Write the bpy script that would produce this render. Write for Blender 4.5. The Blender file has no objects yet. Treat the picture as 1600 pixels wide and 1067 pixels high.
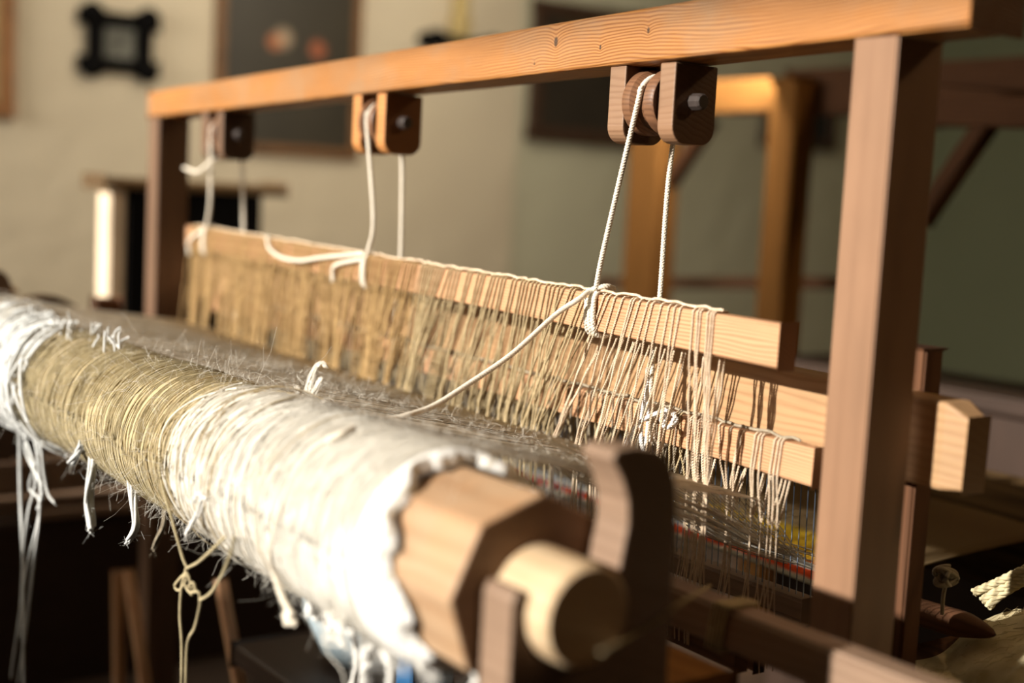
import bpy, math, random
import numpy as np
from mathutils import Matrix, Vector
random.seed(7); rng = np.random.default_rng(7)
C = bpy.context.scene.collection
scene = bpy.context.scene

# ------------------------------------------------------------------ camera
H = 1.02                       # eye height above the floor
F = 2100.0                     # focal length in pixels of the 1600 x 1067 frame
def _axes():
    d = np.array([-1520.0, -308.5, F]); a = -.052
    b = -(a*d[0]+d[1])/F
    v = np.array([a, 1, b]); v /= np.linalg.norm(v)
    X = -d/np.linalg.norm(d); Z = -v; Y = np.cross(Z, X)
    return np.array([X, Y, Z])
RM = _axes()                   # camera (right, down, forward) -> world
cam_data = bpy.data.cameras.new('camera'); cam = bpy.data.objects.new('camera', cam_data); C.objects.link(cam)
m = Matrix.Identity(4)
for i in range(3):
    m[i][0] = RM[i, 0]; m[i][1] = -RM[i, 1]; m[i][2] = -RM[i, 2]
m[2][3] = H
cam.matrix_world = m
cam_data.sensor_width = 36; cam_data.lens = F/1600*36; cam_data.clip_start = .05; cam_data.clip_end = 60
cam_data.dof.use_dof = True; cam_data.dof.focus_distance = 1.37; cam_data.dof.aperture_fstop = 1.8
scene.camera = cam

# ------------------------------------------------------------------ light
scene.view_settings.view_transform = 'Standard'; scene.view_settings.look = 'None'
scene.view_settings.gamma = 1; scene.view_settings.use_curve_mapping = False
scene.view_settings.exposure = 0.0
w = bpy.data.worlds.new('world'); scene.world = w; w.use_nodes = True
w.node_tree.nodes['Background'].inputs[0].default_value = (1, .86, .68, 1)
w.node_tree.nodes['Background'].inputs[1].default_value = .05
def lamp(name, kind, loc, towards, energy, color, **kw):
    L = bpy.data.lights.new(name, kind); o = bpy.data.objects.new(name, L); C.objects.link(o)
    o.location = loc; o.rotation_euler = Vector(towards).to_track_quat('-Z', 'Y').to_euler()
    L.energy = energy; L.color = color
    for k, v_ in kw.items(): setattr(L, k, v_)
    return o
SUN = Vector((-.04, -.94, .34)).normalized()
lamp('sun', 'SUN', (-1, -4, 4), -SUN, 8.0, (1, .94, .84), angle=math.radians(1.2))
lamp('window_daylight', 'AREA', (-3.3, -1.52, 1.72), (-.40, .90, -.05), 60, (1, .93, .80), shape='RECTANGLE', size=1.6, size_y=.75)
lamp('added_wall_wash', 'AREA', (-3.35, 2.1, 2.7), (-.75, 0, -.66), 48, (1, .88, .69), shape='RECTANGLE', size=.25, size_y=3.8)  # unseen area light added to brighten the left wall
lamp('ceiling_lamp_light', 'POINT', (.70, 2.75, 2.55), (0, 0, -1), 30, (1, .68, .36), shadow_soft_size=.06)

# ------------------------------------------------------------------ helpers
def ray(px, py): return RM @ np.array([px-800, py-533.5, F])/F
def up(v): return Vector((v[0], v[1], v[2]+H))
def onY(px, py, y): r = ray(px, py); return up(r*(y/r[1]))
def onX(px, py, x): r = ray(px, py); return up(r*(x/r[0]))
def onZ(px, py, z): r = ray(px, py); return up(r*((z-H)/r[2]))

WM = {}
def link(o, mat=None, parent=None, M=None, kind=None):
    C.objects.link(o)
    if mat is not None: o.data.materials.append(mat)
    M = M or Matrix.Identity(4); WM[o.name] = M
    if parent is not None:
        o.parent = parent; o.matrix_local = WM[parent.name].inverted() @ M
    else: o.matrix_local = M
    if kind: o['kind'] = kind
    return o
def tag(o, label, cat, group=None, kind=None):
    o['label'] = label; o['category'] = cat
    if group: o['group'] = group
    if kind: o['kind'] = kind
    return o
def root(name, loc, label, cat, group=None):
    o = bpy.data.objects.new(name, None); o.empty_display_size = .05
    link(o, M=Matrix.Translation(loc)); return tag(o, label, cat, group)

def mesh_np(name, V, Q, smooth=True):
    V = np.asarray(V, dtype=np.float32); Q = np.asarray(Q, dtype=np.int32)
    me = bpy.data.meshes.new(name); k = Q.shape[1]
    me.vertices.add(len(V)); me.vertices.foreach_set('co', V.ravel())
    me.loops.add(Q.size); me.loops.foreach_set('vertex_index', Q.ravel())
    me.polygons.add(len(Q)); me.polygons.foreach_set('loop_start', np.arange(0, Q.size, k, dtype=np.int32))
    me.polygons.foreach_set('loop_total', np.full(len(Q), k, dtype=np.int32))
    me.update(calc_edges=True); me.validate()
    me.polygons.foreach_set('use_smooth', np.full(len(me.polygons), smooth)); me.update()
    return me

def frames(P, closed=False):
    if closed: T = np.roll(P, -1, 0)-np.roll(P, 1, 0)
    else: T = np.gradient(P, axis=0)
    T /= np.linalg.norm(T, axis=1)[:, None]+1e-12
    ref = np.array([0, 0, 1.]) if abs(T[:, 2]).mean() < .75 else np.array([1., 0, 0])
    N = np.cross(T, ref); N /= np.linalg.norm(N, axis=1)[:, None]+1e-9
    return T, N, np.cross(T, N)

def tubes(name, paths, r, sides=4, closed=False, taper=None):
    VV, QQ, off = [], [], 0
    for pi, P in enumerate(paths):
        P = np.asarray(P, float); n = len(P)
        T, N, B = frames(P, closed)
        rr = r[pi] if isinstance(r, (list, np.ndarray)) else r
        rad = np.full(n, rr) if taper is None else rr*taper(np.linspace(0, 1, n))
        a = np.arange(sides)*2*math.pi/sides
        V = P[:, None, :]+rad[:, None, None]*(np.cos(a)[None, :, None]*N[:, None, :]+np.sin(a)[None, :, None]*B[:, None, :])
        VV.append(V.reshape(-1, 3))
        i = np.arange(n if closed else n-1)[:, None]; j = np.arange(sides)[None, :]
        i2 = (i+1) % n; j2 = (j+1) % sides
        q = np.stack([i*sides+j, i2*sides+j, i2*sides+j2, i*sides+j2], -1).reshape(-1, 4)
        QQ.append(q+off)
        if not closed and sides == 4:
            QQ.append(np.array([[3, 2, 1, 0], [(n-1)*4, (n-1)*4+1, (n-1)*4+2, (n-1)*4+3]])+off)
        off += len(VV[-1])
    return mesh_np(name, np.concatenate(VV), np.concatenate(QQ))

def resample(P, step):
    P = np.asarray([list(p) for p in P], float)
    # Catmull-Rom through the points, then even steps
    if len(P) > 2:
        Q = np.vstack([2*P[0]-P[1], P, 2*P[-1]-P[-2]]); out = []
        for i in range(1, len(Q)-2):
            t = np.linspace(0, 1, 16, endpoint=False)[:, None]
            p0, p1, p2, p3 = Q[i-1:i+3]
            out.append(.5*((2*p1)+(-p0+p2)*t+(2*p0-5*p1+4*p2-p3)*t**2+(-p0+3*p1-3*p2+p3)*t**3))
        P = np.vstack(out+[P[-1:]])
    s = np.r_[0, np.cumsum(np.linalg.norm(np.diff(P, axis=0), axis=1))]
    n = max(3, int(s[-1]/step)+1); t = np.linspace(0, s[-1], n)
    return np.stack([np.interp(t, s, P[:, k]) for k in range(3)], 1)

def cord(points, R, pitch, plies=3, step=.0012, smooth=True):
    """plies helical strands along a line: returns the list of strand paths"""
    P = resample(points, step) if smooth else np.asarray(points)
    T, N, B = frames(P)
    s = np.r_[0, np.cumsum(np.linalg.norm(np.diff(P, axis=0), axis=1))]
    return [P+R*(np.cos(2*math.pi*(s/pitch+k/plies))[:, None]*N+np.sin(2*math.pi*(s/pitch+k/plies))[:, None]*B) for k in range(plies)]

def mesh_obj(name, me, mat, parent=None, M=None, kind=None):
    return link(bpy.data.objects.new(name, me), mat, parent, M, kind)
def bevel(o, w_, seg=2):
    b = o.modifiers.new('bevel', 'BEVEL'); b.width = w_; b.segments = seg; b.limit_method = 'ANGLE'
    b.angle_limit = math.radians(35); b.harden_normals = False
    return o
def bar(name, A, B, s0, s1, mat, parent=None, bv=.002, kind=None, cuts=1, wob=0, tip=None):
    """straight timber from A to B (centre line), section (thickness across, height) s0 at A and s1 at B"""
    A = Vector(A); B = Vector(B); d = B-A; L = d.length; x = d.normalized()
    z = Vector((0, 0, 1)) if abs(x.z) < .9 else Vector((-1, 0, 0))
    y = z.cross(x).normalized(); z = x.cross(y)
    M = Matrix.Identity(4)
    for i in range(3): M[i][0] = x[i]; M[i][1] = y[i]; M[i][2] = z[i]; M[i][3] = A[i]
    V, Q = [], []
    for k in range(cuts+1):
        t = k/cuts; a = (s0[0]*(1-t)+s1[0]*t)/2; b = (s0[1]*(1-t)+s1[1]*t)/2
        for sy, sz in ((-1, -1), (1, -1), (1, 1), (-1, 1)):
            V.append((L*t, sy*a+random.uniform(-wob, wob), sz*b+random.uniform(-wob, wob)))
    if tip:
        for sy, sz in ((-1, -1), (1, -1), (1, 1), (-1, 1)): V.append((L+tip[0], sy*a*tip[1], sz*b*tip[2]-b*.12))
        cuts += 1
    for k in range(cuts):
        o_ = 4*k
        for j in range(4): Q.append((o_+j, o_+4+j, o_+4+(j+1) % 4, o_+(j+1) % 4))
    Q.append((3, 2, 1, 0)); e = 4*cuts; Q.append((e, e+1, e+2, e+3))
    me = bpy.data.meshes.new(name); me.from_pydata(V, [], [q[::-1] for q in Q]); me.update()
    o = mesh_obj(name, me, mat, parent, M, kind)
    if bv: bevel(o, bv)
    return o
def box(name, lo, hi, mat, parent=None, bv=.003, kind=None):
    """box given by two corners; its local x runs along the longest side"""
    lo = Vector(lo); hi = Vector(hi); c = (lo+hi)/2; d = hi-lo; ax = max(range(3), key=lambda i: d[i])
    A = c.copy(); B = c.copy(); A[ax] = lo[ax]; B[ax] = hi[ax]
    if ax == 0: s = (d.y, d.z)
    elif ax == 1: s = (d.x, d.z)
    else: s = (d.y, d.x)
    return bar(name, A, B, s, s, mat, parent, bv, kind)
def prism(name, prof, x0, x1, mat, parent=None, bv=.0015, axis='x', kind=None):
    """outline in (y, z) pushed along x"""
    n = len(prof)
    cy = sum(p[0] for p in prof)/n; cz = sum(p[1] for p in prof)/n; cx = (x0+x1)/2
    V = [(x0-cx, p[0]-cy, p[1]-cz) for p in prof]+[(x1-cx, p[0]-cy, p[1]-cz) for p in prof]
    Fc = [tuple(range(n))[::-1], tuple(range(n, 2*n))]+[(i, (i+1) % n, n+(i+1) % n, n+i) for i in range(n)]
    me = bpy.data.meshes.new(name); me.from_pydata(V, [], Fc)
    import bmesh
    bm = bmesh.new(); bm.from_mesh(me); bmesh.ops.recalc_face_normals(bm, faces=bm.faces); bm.to_mesh(me); bm.free()
    o = mesh_obj(name, me, mat, parent, Matrix.Translation((cx, cy, cz)), kind)
    if bv: bevel(o, bv)
    return o
def lathe(name, prof, mat, parent, M, seg=48, closed_ends=True, smooth=True):
    """profile of (x, r) turned round the local x axis"""
    V, Q = [], []
    for x, r in prof:
        for j in range(seg):
            a = 2*math.pi*j/seg; V.append((x, r*math.cos(a), r*math.sin(a)))
    for k in range(len(prof)-1):
        for j in range(seg):
            Q.append((k*seg+j, k*seg+(j+1) % seg, (k+1)*seg+(j+1) % seg, (k+1)*seg+j))
    if closed_ends:
        Q.append(tuple(range(seg))[::-1]); e = (len(prof)-1)*seg; Q.append(tuple(range(e, e+seg)))
    me = bpy.data.meshes.new(name); me.from_pydata(V, [], [q[::-1] for q in Q]); me.update()
    for p in me.polygons: p.use_smooth = smooth and len(p.vertices) == 4
    o = mesh_obj(name, me, mat, parent, M)
    e_ = o.modifiers.new('edges', 'EDGE_SPLIT'); e_.split_angle = math.radians(38)
    return o
def T(x, y, z): return Matrix.Translation((x, y, z))

# ------------------------------------------------------------------ materials
def nodes(name):
    m_ = bpy.data.materials.new(name); m_.use_nodes = True; nt = m_.node_tree
    return m_, nt, nt.nodes['Principled BSDF']
def N(nt, t, **kw):
    n = nt.nodes.new(t)
    for k, v_ in kw.items():
        if k in n.inputs: n.inputs[k].default_value = v_
        else: setattr(n, k, v_)
    return n
def math_(nt, op, a, b=None, c=None):
    n = nt.nodes.new('ShaderNodeMath'); n.operation = op
    for i, v_ in enumerate((a, b, c)):
        if v_ is None: continue
        if isinstance(v_, (int, float)): n.inputs[i].default_value = v_
        else: nt.links.new(v_, n.inputs[i])
    return n.outputs[0]
def mixc(nt, fac, a, b, mode='MIX'):
    n = nt.nodes.new('ShaderNodeMix'); n.data_type = 'RGBA'; n.blend_type = mode
    for sock, v_ in ((0, fac), (6, a), (7, b)):
        if isinstance(v_, (int, float)): n.inputs[sock].default_value = v_
        elif isinstance(v_, tuple): n.inputs[sock].default_value = (*v_, 1)
        else: nt.links.new(v_, n.inputs[sock])
    return n.outputs[2]
def ramp(nt, fac, stops):
    n = nt.nodes.new('ShaderNodeValToRGB'); e = n.color_ramp.elements
    while len(e) < len(stops): e.new(.5)
    for q, (p, c) in zip(e, stops): q.position = p; q.color = (*c, 1)
    nt.links.new(fac, n.inputs[0]); return n.outputs[0]

def wood(name, light, dark, ring=.0030, depth=.5, rough=.5, knots=(), patch=None, patch_amt=.0, bump=.25, warp=.010, spec=.35):
    """planed softwood: growth rings run along local x"""
    m_, nt, bs = nodes(name)
    tc = N(nt, 'ShaderNodeTexCoord'); oi = N(nt, 'ShaderNodeObjectInfo')
    add = N(nt, 'ShaderNodeVectorMath', operation='ADD'); nt.links.new(tc.outputs['Object'], add.inputs[0])
    cmb = N(nt, 'ShaderNodeCombineXYZ')
    for i, k in enumerate((7.3, 1.7, 2.9)): nt.links.new(math_(nt, 'MULTIPLY', oi.outputs['Random'], k), cmb.inputs[i])
    nt.links.new(cmb.outputs[0], add.inputs[1]); v_ = add.outputs[0]
    mp = N(nt, 'ShaderNodeMapping'); mp.inputs['Scale'].default_value = (2.0, 9, 9); nt.links.new(v_, mp.inputs[0])
    n1 = N(nt, 'ShaderNodeTexNoise', Scale=1.0, Detail=3.0); nt.links.new(mp.outputs[0], n1.inputs['Vector'])
    sp = N(nt, 'ShaderNodeSeparateXYZ'); nt.links.new(v_, sp.inputs[0])
    y_, z_ = sp.outputs[1], sp.outputs[2]
    disp = math_(nt, 'MULTIPLY', n1.outputs['Fac'], warp*6)
    # rings of a trunk whose heart lies below the timber
    rr = math_(nt, 'ADD', math_(nt, 'MULTIPLY', z_, .93), math_(nt, 'MULTIPLY', y_, .36))
    rr = math_(nt, 'ADD', rr, disp)
    kn_mask = None
    sp0 = N(nt, 'ShaderNodeSeparateXYZ'); nt.links.new(tc.outputs['Object'], sp0.inputs[0])
    for (kx, ky, kz, rad) in knots:
        dx = math_(nt, 'MULTIPLY', math_(nt, 'SUBTRACT', sp0.outputs[0], kx), 1.7); dz = math_(nt, 'SUBTRACT', sp0.outputs[2], kz); dy = math_(nt, 'MULTIPLY', math_(nt, 'SUBTRACT', sp0.outputs[1], ky), .3)
        d2 = math_(nt, 'ADD', math_(nt, 'MULTIPLY', dx, dx), math_(nt, 'ADD', math_(nt, 'MULTIPLY', dz, dz), math_(nt, 'MULTIPLY', dy, dy)))
        d_ = math_(nt, 'SQRT', d2)
        pull = math_(nt, 'MULTIPLY', math_(nt, 'EXPONENT', math_(nt, 'MULTIPLY', d_, -1/(rad*2.2))), rad*1.6)
        rr = math_(nt, 'ADD', rr, pull)
        kk = math_(nt, 'SUBTRACT', 1.0, math_(nt, 'SMOOTH_MIN', math_(nt, 'DIVIDE', d_, rad), 1.0, .15)); kk = math_(nt, 'MINIMUM', math_(nt, 'MULTIPLY', kk, 3.5), 1.0)
        kn_mask = kk if kn_mask is None else math_(nt, 'MAXIMUM', kn_mask, kk)
    ph = math_(nt, 'MULTIPLY', rr, 2*math.pi/ring)
    s_ = math_(nt, 'MULTIPLY_ADD', math_(nt, 'SINE', ph), .5, .5)
    s_ = math_(nt, 'POWER', s_, 2.2)
    mp2 = N(nt, 'ShaderNodeMapping'); mp2.inputs['Scale'].default_value = (14, 500, 500); nt.links.new(v_, mp2.inputs[0])
    n2 = N(nt, 'ShaderNodeTexNoise', Scale=1.0, Detail=4.0); nt.links.new(mp2.outputs[0], n2.inputs['Vector'])
    mp3 = N(nt, 'ShaderNodeMapping'); mp3.inputs['Scale'].default_value = (5, 22, 22); nt.links.new(v_, mp3.inputs[0])
    n3 = N(nt, 'ShaderNodeTexNoise', Scale=1.0, Detail=5.0, Roughness=.6); nt.links.new(mp3.outputs[0], n3.inputs['Vector'])
    fac = math_(nt, 'ADD', math_(nt, 'MULTIPLY', s_, depth), math_(nt, 'MULTIPLY', math_(nt, 'SUBTRACT', n2.outputs['Fac'], .5), .45))
    col = mixc(nt, fac, light, dark)
    tone = math_(nt, 'MULTIPLY_ADD', n3.outputs['Fac'], .9, .55)
    tv = N(nt, 'ShaderNodeCombineXYZ')
    for i in range(3): nt.links.new(tone, tv.inputs[i])
    col = mixc(nt, .75, col, tv.outputs[0], 'MULTIPLY')
    if patch:
        n4 = N(nt, 'ShaderNodeTexNoise', Scale=6.0, Detail=4.0, Roughness=.65); nt.links.new(v_, n4.inputs['Vector'])
        pm = ramp(nt, n4.outputs['Fac'], [(.44, (0, 0, 0)), (.62, (1, 1, 1))])
        col = mixc(nt, math_(nt, 'MULTIPLY', pm, patch_amt), col, patch)
    if kn_mask is not None: col = mixc(nt, math_(nt, 'MULTIPLY', kn_mask, .85), col, (.03, .014, .008))
    spn = N(nt, 'ShaderNodeSeparateXYZ'); nt.links.new(tc.outputs['Normal'], spn.inputs[0])
    eg = math_(nt, 'GREATER_THAN', math_(nt, 'ABSOLUTE', spn.outputs[0]), .8)
    col = mixc(nt, math_(nt, 'MULTIPLY', eg, .75), col, (dark[0]*.35, dark[1]*.32, dark[2]*.30))
    nt.links.new(col, bs.inputs['Base Color'])
    bs.inputs['Roughness'].default_value = rough; bs.inputs['Specular IOR Level'].default_value = spec
    b = N(nt, 'ShaderNodeBump', Strength=bump, Distance=.0006)
    nt.links.new(math_(nt, 'ADD', math_(nt, 'MULTIPLY', s_, -.6), n2.outputs['Fac']), b.inputs['Height']); nt.links.new(b.outputs[0], bs.inputs['Normal'])
    return m_
def plain(name, color, rough=.6, var=.25, scale=30, metal=0, spec=.4, var_col=None, stretch=None, bump=.0):
    m_, nt, bs = nodes(name)
    tc = N(nt, 'ShaderNodeTexCoord'); n1 = N(nt, 'ShaderNodeTexNoise', Scale=float(scale), Detail=4.0)
    if stretch:
        mp = N(nt, 'ShaderNodeMapping'); mp.inputs['Scale'].default_value = stretch; nt.links.new(tc.outputs['Object'], mp.inputs[0]); nt.links.new(mp.outputs[0], n1.inputs['Vector'])
    else: nt.links.new(tc.outputs['Object'], n1.inputs['Vector'])
    c2 = var_col or tuple(c*(1-var*1.4) for c in color)
    f_ = ramp(nt, n1.outputs['Fac'], [(.35, (0, 0, 0)), (.68, (1, 1, 1))])
    nt.links.new(mixc(nt, f_, color, c2), bs.inputs['Base Color'])
    bs.inputs['Roughness'].default_value = rough; bs.inputs['Metallic'].default_value = metal; bs.inputs['Specular IOR Level'].default_value = spec
    if bump:
        b = N(nt, 'ShaderNodeBump', Strength=bump, Distance=.002); nt.links.new(n1.outputs['Fac'], b.inputs['Height']); nt.links.new(b.outputs[0], bs.inputs['Normal'])
    return m_

BEAM_A = Vector((-2.345, 0, 0))
M_beam = wood('pine_beam', (.41, .180, .052), (.23, .080, .020), ring=.0034, depth=1.0, rough=.42, knots=[(1.187, -.03, .006, .0062), (1.262, -.03, -.006, .0030), (1.335, -.03, .004, .0036), (1.15, -.03, -.014, .0022)], patch=(.27, .20, .13), patch_amt=.40, bump=.5, spec=.35)
M_post = wood('aged_post', (.255, .140, .080), (.19, .10, .055), ring=.016, depth=.30, rough=.55, patch=(.23, .125, .07), patch_amt=.45, bump=.12, warp=.004)
M_post2 = wood('shaded_post', (.15, .085, .052), (.10, .052, .03), ring=.012, depth=.4)  # shade on the far post's side worked into a darker wood colour
M_vdark = wood('shade_darkened_wood', (.035, .018, .011), (.02, .011, .007), ring=.012, depth=.4)  # colour darkened so the chest and things below the loom look unlit
M_bar = wood('planed_pine', (.55, .32, .175), (.37, .16, .075), ring=.0032, depth=.8, rough=.5, bump=.25)
M_cross = wood('old_pine', (.42, .255, .130), (.31, .165, .078), ring=.007, depth=.6, rough=.5, patch=(.40, .25, .13), patch_amt=.35)
M_cheek = wood('cheek_wood', (.25, .145, .085), (.17, .085, .045), ring=.006, depth=.5, rough=.5, patch=(.28, .15, .08), patch_amt=.5)
M_cheek2 = wood('orange_cheek_wood', (.50, .22, .07), (.30, .11, .035), ring=.006, depth=.5, rough=.5)
M_sheave = wood('sheave_wood', (.20, .095, .048), (.11, .05, .026), ring=.003, depth=.7, rough=.45)
M_core = wood('roller_wood', (.46, .30, .18), (.36, .20, .10), ring=.016, depth=.55, rough=.55, patch=(.50, .24, .10), patch_amt=.4)
M_shaft = wood('shaft_wood', (.62, .46, .29), (.50, .30, .15), ring=.012, depth=.4, rough=.5)
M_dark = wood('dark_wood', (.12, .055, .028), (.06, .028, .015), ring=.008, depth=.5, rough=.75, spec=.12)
M_supp = wood('support_wood', (.26, .17, .115), (.18, .11, .07), ring=.010, depth=.5, rough=.55)
M_amber = wood('amber_wood', (.27, .125, .036), (.17, .072, .02), ring=.010, depth=.5, rough=.8, spec=.08)
M_pale = plain('pale_wood', (.85, .68, .50), .55, .15, 8)
M_iron = plain('iron', (.10, .085, .08), .45, .3, 40, metal=.7)
M_boltend = plain('bolt_wood', (.06, .045, .04), .5, .3, 40)
M_reedwire = plain('reed_wire', (.12, .15, .20), .35, .2, 60, metal=.6)
M_black = plain('black_lacquer', (.006, .0055, .0055), .9, .2, 10, spec=.05)
M_rope = plain('cotton_rope', (.82, .74, .62), .9, .15, 300, spec=.1)
M_ropew = plain('white_cotton_cord', (.86, .83, .80), .9, .1, 300, spec=.1)
M_hed = plain('flax_twine', (.60, .485, .30), .9, .2, 200, spec=.1, var_col=(.44, .34, .19))
M_hedg = plain('golden_flax_twine', (.58, .40, .20), .9, .2, 120, spec=.1, var_col=(.38, .25, .11))
M_hedw = plain('bleached_twine', (.80, .66, .50), .9, .2, 200, spec=.1, var_col=(.66, .50, .35))
M_low = plain('grey_twine', (.40, .34, .25), .9, .2, 200, spec=.1)
M_warp = plain('warp_linen', (.76, .71, .62), .85, .3, 60, spec=.1, var_col=(.55, .49, .38))
M_fuzz = plain('fuzz_fibre', (.84, .80, .72), .9, .1, 60, spec=.05)
M_wool = plain('white_wool', (.84, .82, .78), .95, .08, 90, spec=.05, bump=.5)
M_greywool = plain('grey_white_wool', (.66, .67, .66), .95, .1, 90, spec=.05, bump=.5)
M_olive = plain('olive_yarn', (.50, .42, .26), .9, .2, 90, spec=.05)

def yarn_mat():
    """undyed yarn, bleached at the near end and beige further along; thread lines run round the roller"""
    m_, nt, bs = nodes('wound_yarn')
    tc = N(nt, 'ShaderNodeTexCoord'); sp = N(nt, 'ShaderNodeSeparateXYZ'); nt.links.new(tc.outputs['Object'], sp.inputs[0])
    n1 = N(nt, 'ShaderNodeTexNoise', Scale=9.0, Detail=4.0); nt.links.new(tc.outputs['Object'], n1.inputs['Vector'])
    x = math_(nt, 'ADD', sp.outputs[0], math_(nt, 'MULTIPLY', math_(nt, 'SUBTRACT', n1.outputs['Fac'], .5), .05))
    mr = N(nt, 'ShaderNodeMapRange'); mr.inputs[1].default_value = -2.4; mr.inputs[2].default_value = -.7; nt.links.new(x, mr.inputs[0])
    def q(X): return (X+2.4)/1.7
    c = ramp(nt, mr.outputs[0], [(0, (.68, .68, .66)), (q(-1.78), (.64, .62, .58)), (q(-1.70), (.44, .37, .26)), (q(-1.52), (.47, .385, .235)), (q(-1.215), (.52, .43, .255)), (q(-1.185), (.80, .74, .62)), (q(-1.10), (.87, .84, .78)), (q(-1.0), (.90, .89, .87))])
    mp = N(nt, 'ShaderNodeMapping'); mp.inputs['Scale'].default_value = (420, 5, 5); nt.links.new(tc.outputs['Object'], mp.inputs[0])
    n2 = N(nt, 'ShaderNodeTexNoise', Scale=1.0, Detail=3.0); nt.links.new(mp.outputs[0], n2.inputs['Vector'])
    s_ = ramp(nt, n2.outputs['Fac'], [(.36, (.70, .64, .52)), (.5, (1, 1, 1))])
    nt.links.new(mixc(nt, .8, c, s_, 'MULTIPLY'), bs.inputs['Base Color'])
    bs.inputs['Roughness'].default_value = .95; bs.inputs['Specular IOR Level'].default_value = .05
    b = N(nt, 'ShaderNodeBump', Strength=.45, Distance=.0008); nt.links.new(n2.outputs['Fac'], b.inputs['Height']); nt.links.new(b.outputs[0], bs.inputs['Normal'])
    return m_
M_yarn = yarn_mat()

# ------------------------------------------------------------------ the room
def plaster(name, c1, c2, rough=.9):
    m_, nt, bs = nodes(name)
    tc = N(nt, 'ShaderNodeTexCoord'); n1 = N(nt, 'ShaderNodeTexNoise', Scale=1.3, Detail=5.0); nt.links.new(tc.outputs['Object'], n1.inputs['Vector'])
    nt.links.new(mixc(nt, n1.outputs['Fac'], c1, c2), bs.inputs['Base Color'])
    n2 = N(nt, 'ShaderNodeTexNoise', Scale=9.0, Detail=6.0); nt.links.new(tc.outputs['Object'], n2.inputs['Vector'])
    b = N(nt, 'ShaderNodeBump', Strength=.6, Distance=.02); nt.links.new(n2.outputs['Fac'], b.inputs['Height']); nt.links.new(b.outputs[0], bs.inputs['Normal'])
    bs.inputs['Roughness'].default_value = rough; bs.inputs['Specular IOR Level'].default_value = .1
    return m_
M_plaster = plaster('cream_plaster', (.66, .585, .455), (.60, .52, .39))
M_green = plaster('grey_green_paint', (.60, .585, .45), (.53, .52, .39))
M_ceil = plaster('ceiling_plaster', (.60, .56, .48), (.56, .52, .44))
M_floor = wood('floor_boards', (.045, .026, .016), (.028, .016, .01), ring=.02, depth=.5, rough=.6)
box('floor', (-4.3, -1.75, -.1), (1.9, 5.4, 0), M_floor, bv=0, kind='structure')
box('ceiling', (-4.3, -1.75, 2.75), (1.9, 5.4, 2.85), M_ceil, bv=0, kind='structure')
box('wall_left', (-4.35, -1.75, 0), (-4.2, 3.02, 2.75), M_plaster, bv=0, kind='structure')
box('wall_left_recess', (-4.35, 3.02, 0), (-4.215, 5.4, 2.75), M_green, bv=0, kind='structure')
M_olivewall = plaster('dark_olive_paint', (.17, .18, .115), (.13, .14, .085))
box('wall_back', (-4.2, 5.25, 0), (1.9, 5.4, 2.75), M_olivewall, bv=0, kind='structure')
box('wall_right', (1.75, -1.75, 0), (1.9, 5.25, 2.75), M_floor, bv=0, kind='structure')
# wall behind the photographer's left shoulder with a long high window
box('wall_front', (-4.2, -1.75, 0), (1.75, -1.6, 1.30), M_plaster, bv=0, kind='structure')
box('trim_1', (-4.2, -1.75, 2.15), (1.75, -1.6, 2.75), M_plaster, bv=0, kind='structure')
box('trim_2', (-.50, -1.75, 1.30), (1.75, -1.6, 2.15), M_plaster, bv=0, kind='structure')

# ------------------------------------------------------------------ the loom
YH = .879; YB = YH+.03                     # front face and middle of the castle
loom = root('handloom', (-1.5, YB, 0), 'wooden handloom frame of two tall posts under a long honey-coloured pine beam', 'loom')
def zb(x): return H+.142+(x+.73)*.0245     # underside of the top beam
bar('top_beam', (-2.345, YB, zb(-2.345)+.0225), (-.641, YB, zb(-.641)+.0275), (.058, .045), (.062, .055), M_beam, loom, .0035, cuts=14, wob=.0004)
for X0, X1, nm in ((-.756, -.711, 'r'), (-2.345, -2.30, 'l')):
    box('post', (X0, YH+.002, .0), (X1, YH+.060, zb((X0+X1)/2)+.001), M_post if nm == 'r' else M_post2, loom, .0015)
# feet, side rails under the posts
for X0 in (-.775, -2.36):
    box('side_rail', (X0+.012, .42, .47), (X0+.052, YH+.002, .525), M_supp, loom, .003)
    box('side_rail', (X0+.012, YH+.060, .47), (X0+.052, 1.72, .525), M_supp, loom, .003)
    box('leg', (X0+.010, .42, 0), (X0+.055, .47, .47), M_supp, loom, .003)
    box('leg', (X0+.010, 1.67, 0), (X0+.055, 1.72, .47), M_supp, loom, .003)
# roller supports: board with a notch the axle lies in
AY, AZ = .549, H-.272
def support(x0, x1, name):
    pr = [(.503, .52), (.503, H-.262), (.506, H-.255), (.511, H-.254), (.5135, H-.262)]
    for a in range(180, 361, 20): pr.append((AY+.0368*math.cos(math.radians(a)), AZ-.001+.0368*math.sin(math.radians(a))))
    pr += [(.591, H-.258), (.594, H-.238), (.5975, H-.220), (.596, H-.203), (.590, H-.188), (.580, H-.173), (.584, H-.167), (.600, H-.166), (.622, H-.170), (.634, H-.180), (.640, H-.196), (.643, H-.22), (.645, .52)]
    return prism(name, pr, x0, x1, M_supp, loom, .0015)
support(-.711, -.677, 'beam_support'); support(-2.352, -2.318, 'beam_support')
# lower crosswise rails
bar('lower_rail', (-1.02, .795, H-.345), (-.40, .795, H-.345), (.030, .034), (.030, .034), M_supp, loom, .003)
bar('foot_board', (-1.05, .70, H-.372), (-.712, .70, H-.372), (.10, .02), (.10, .02), M_amber, loom, .003)
box('side_board', (-2.40, .55, H-.60), (-2.372, 1.35, H-.575), M_supp, loom, .002)
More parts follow.
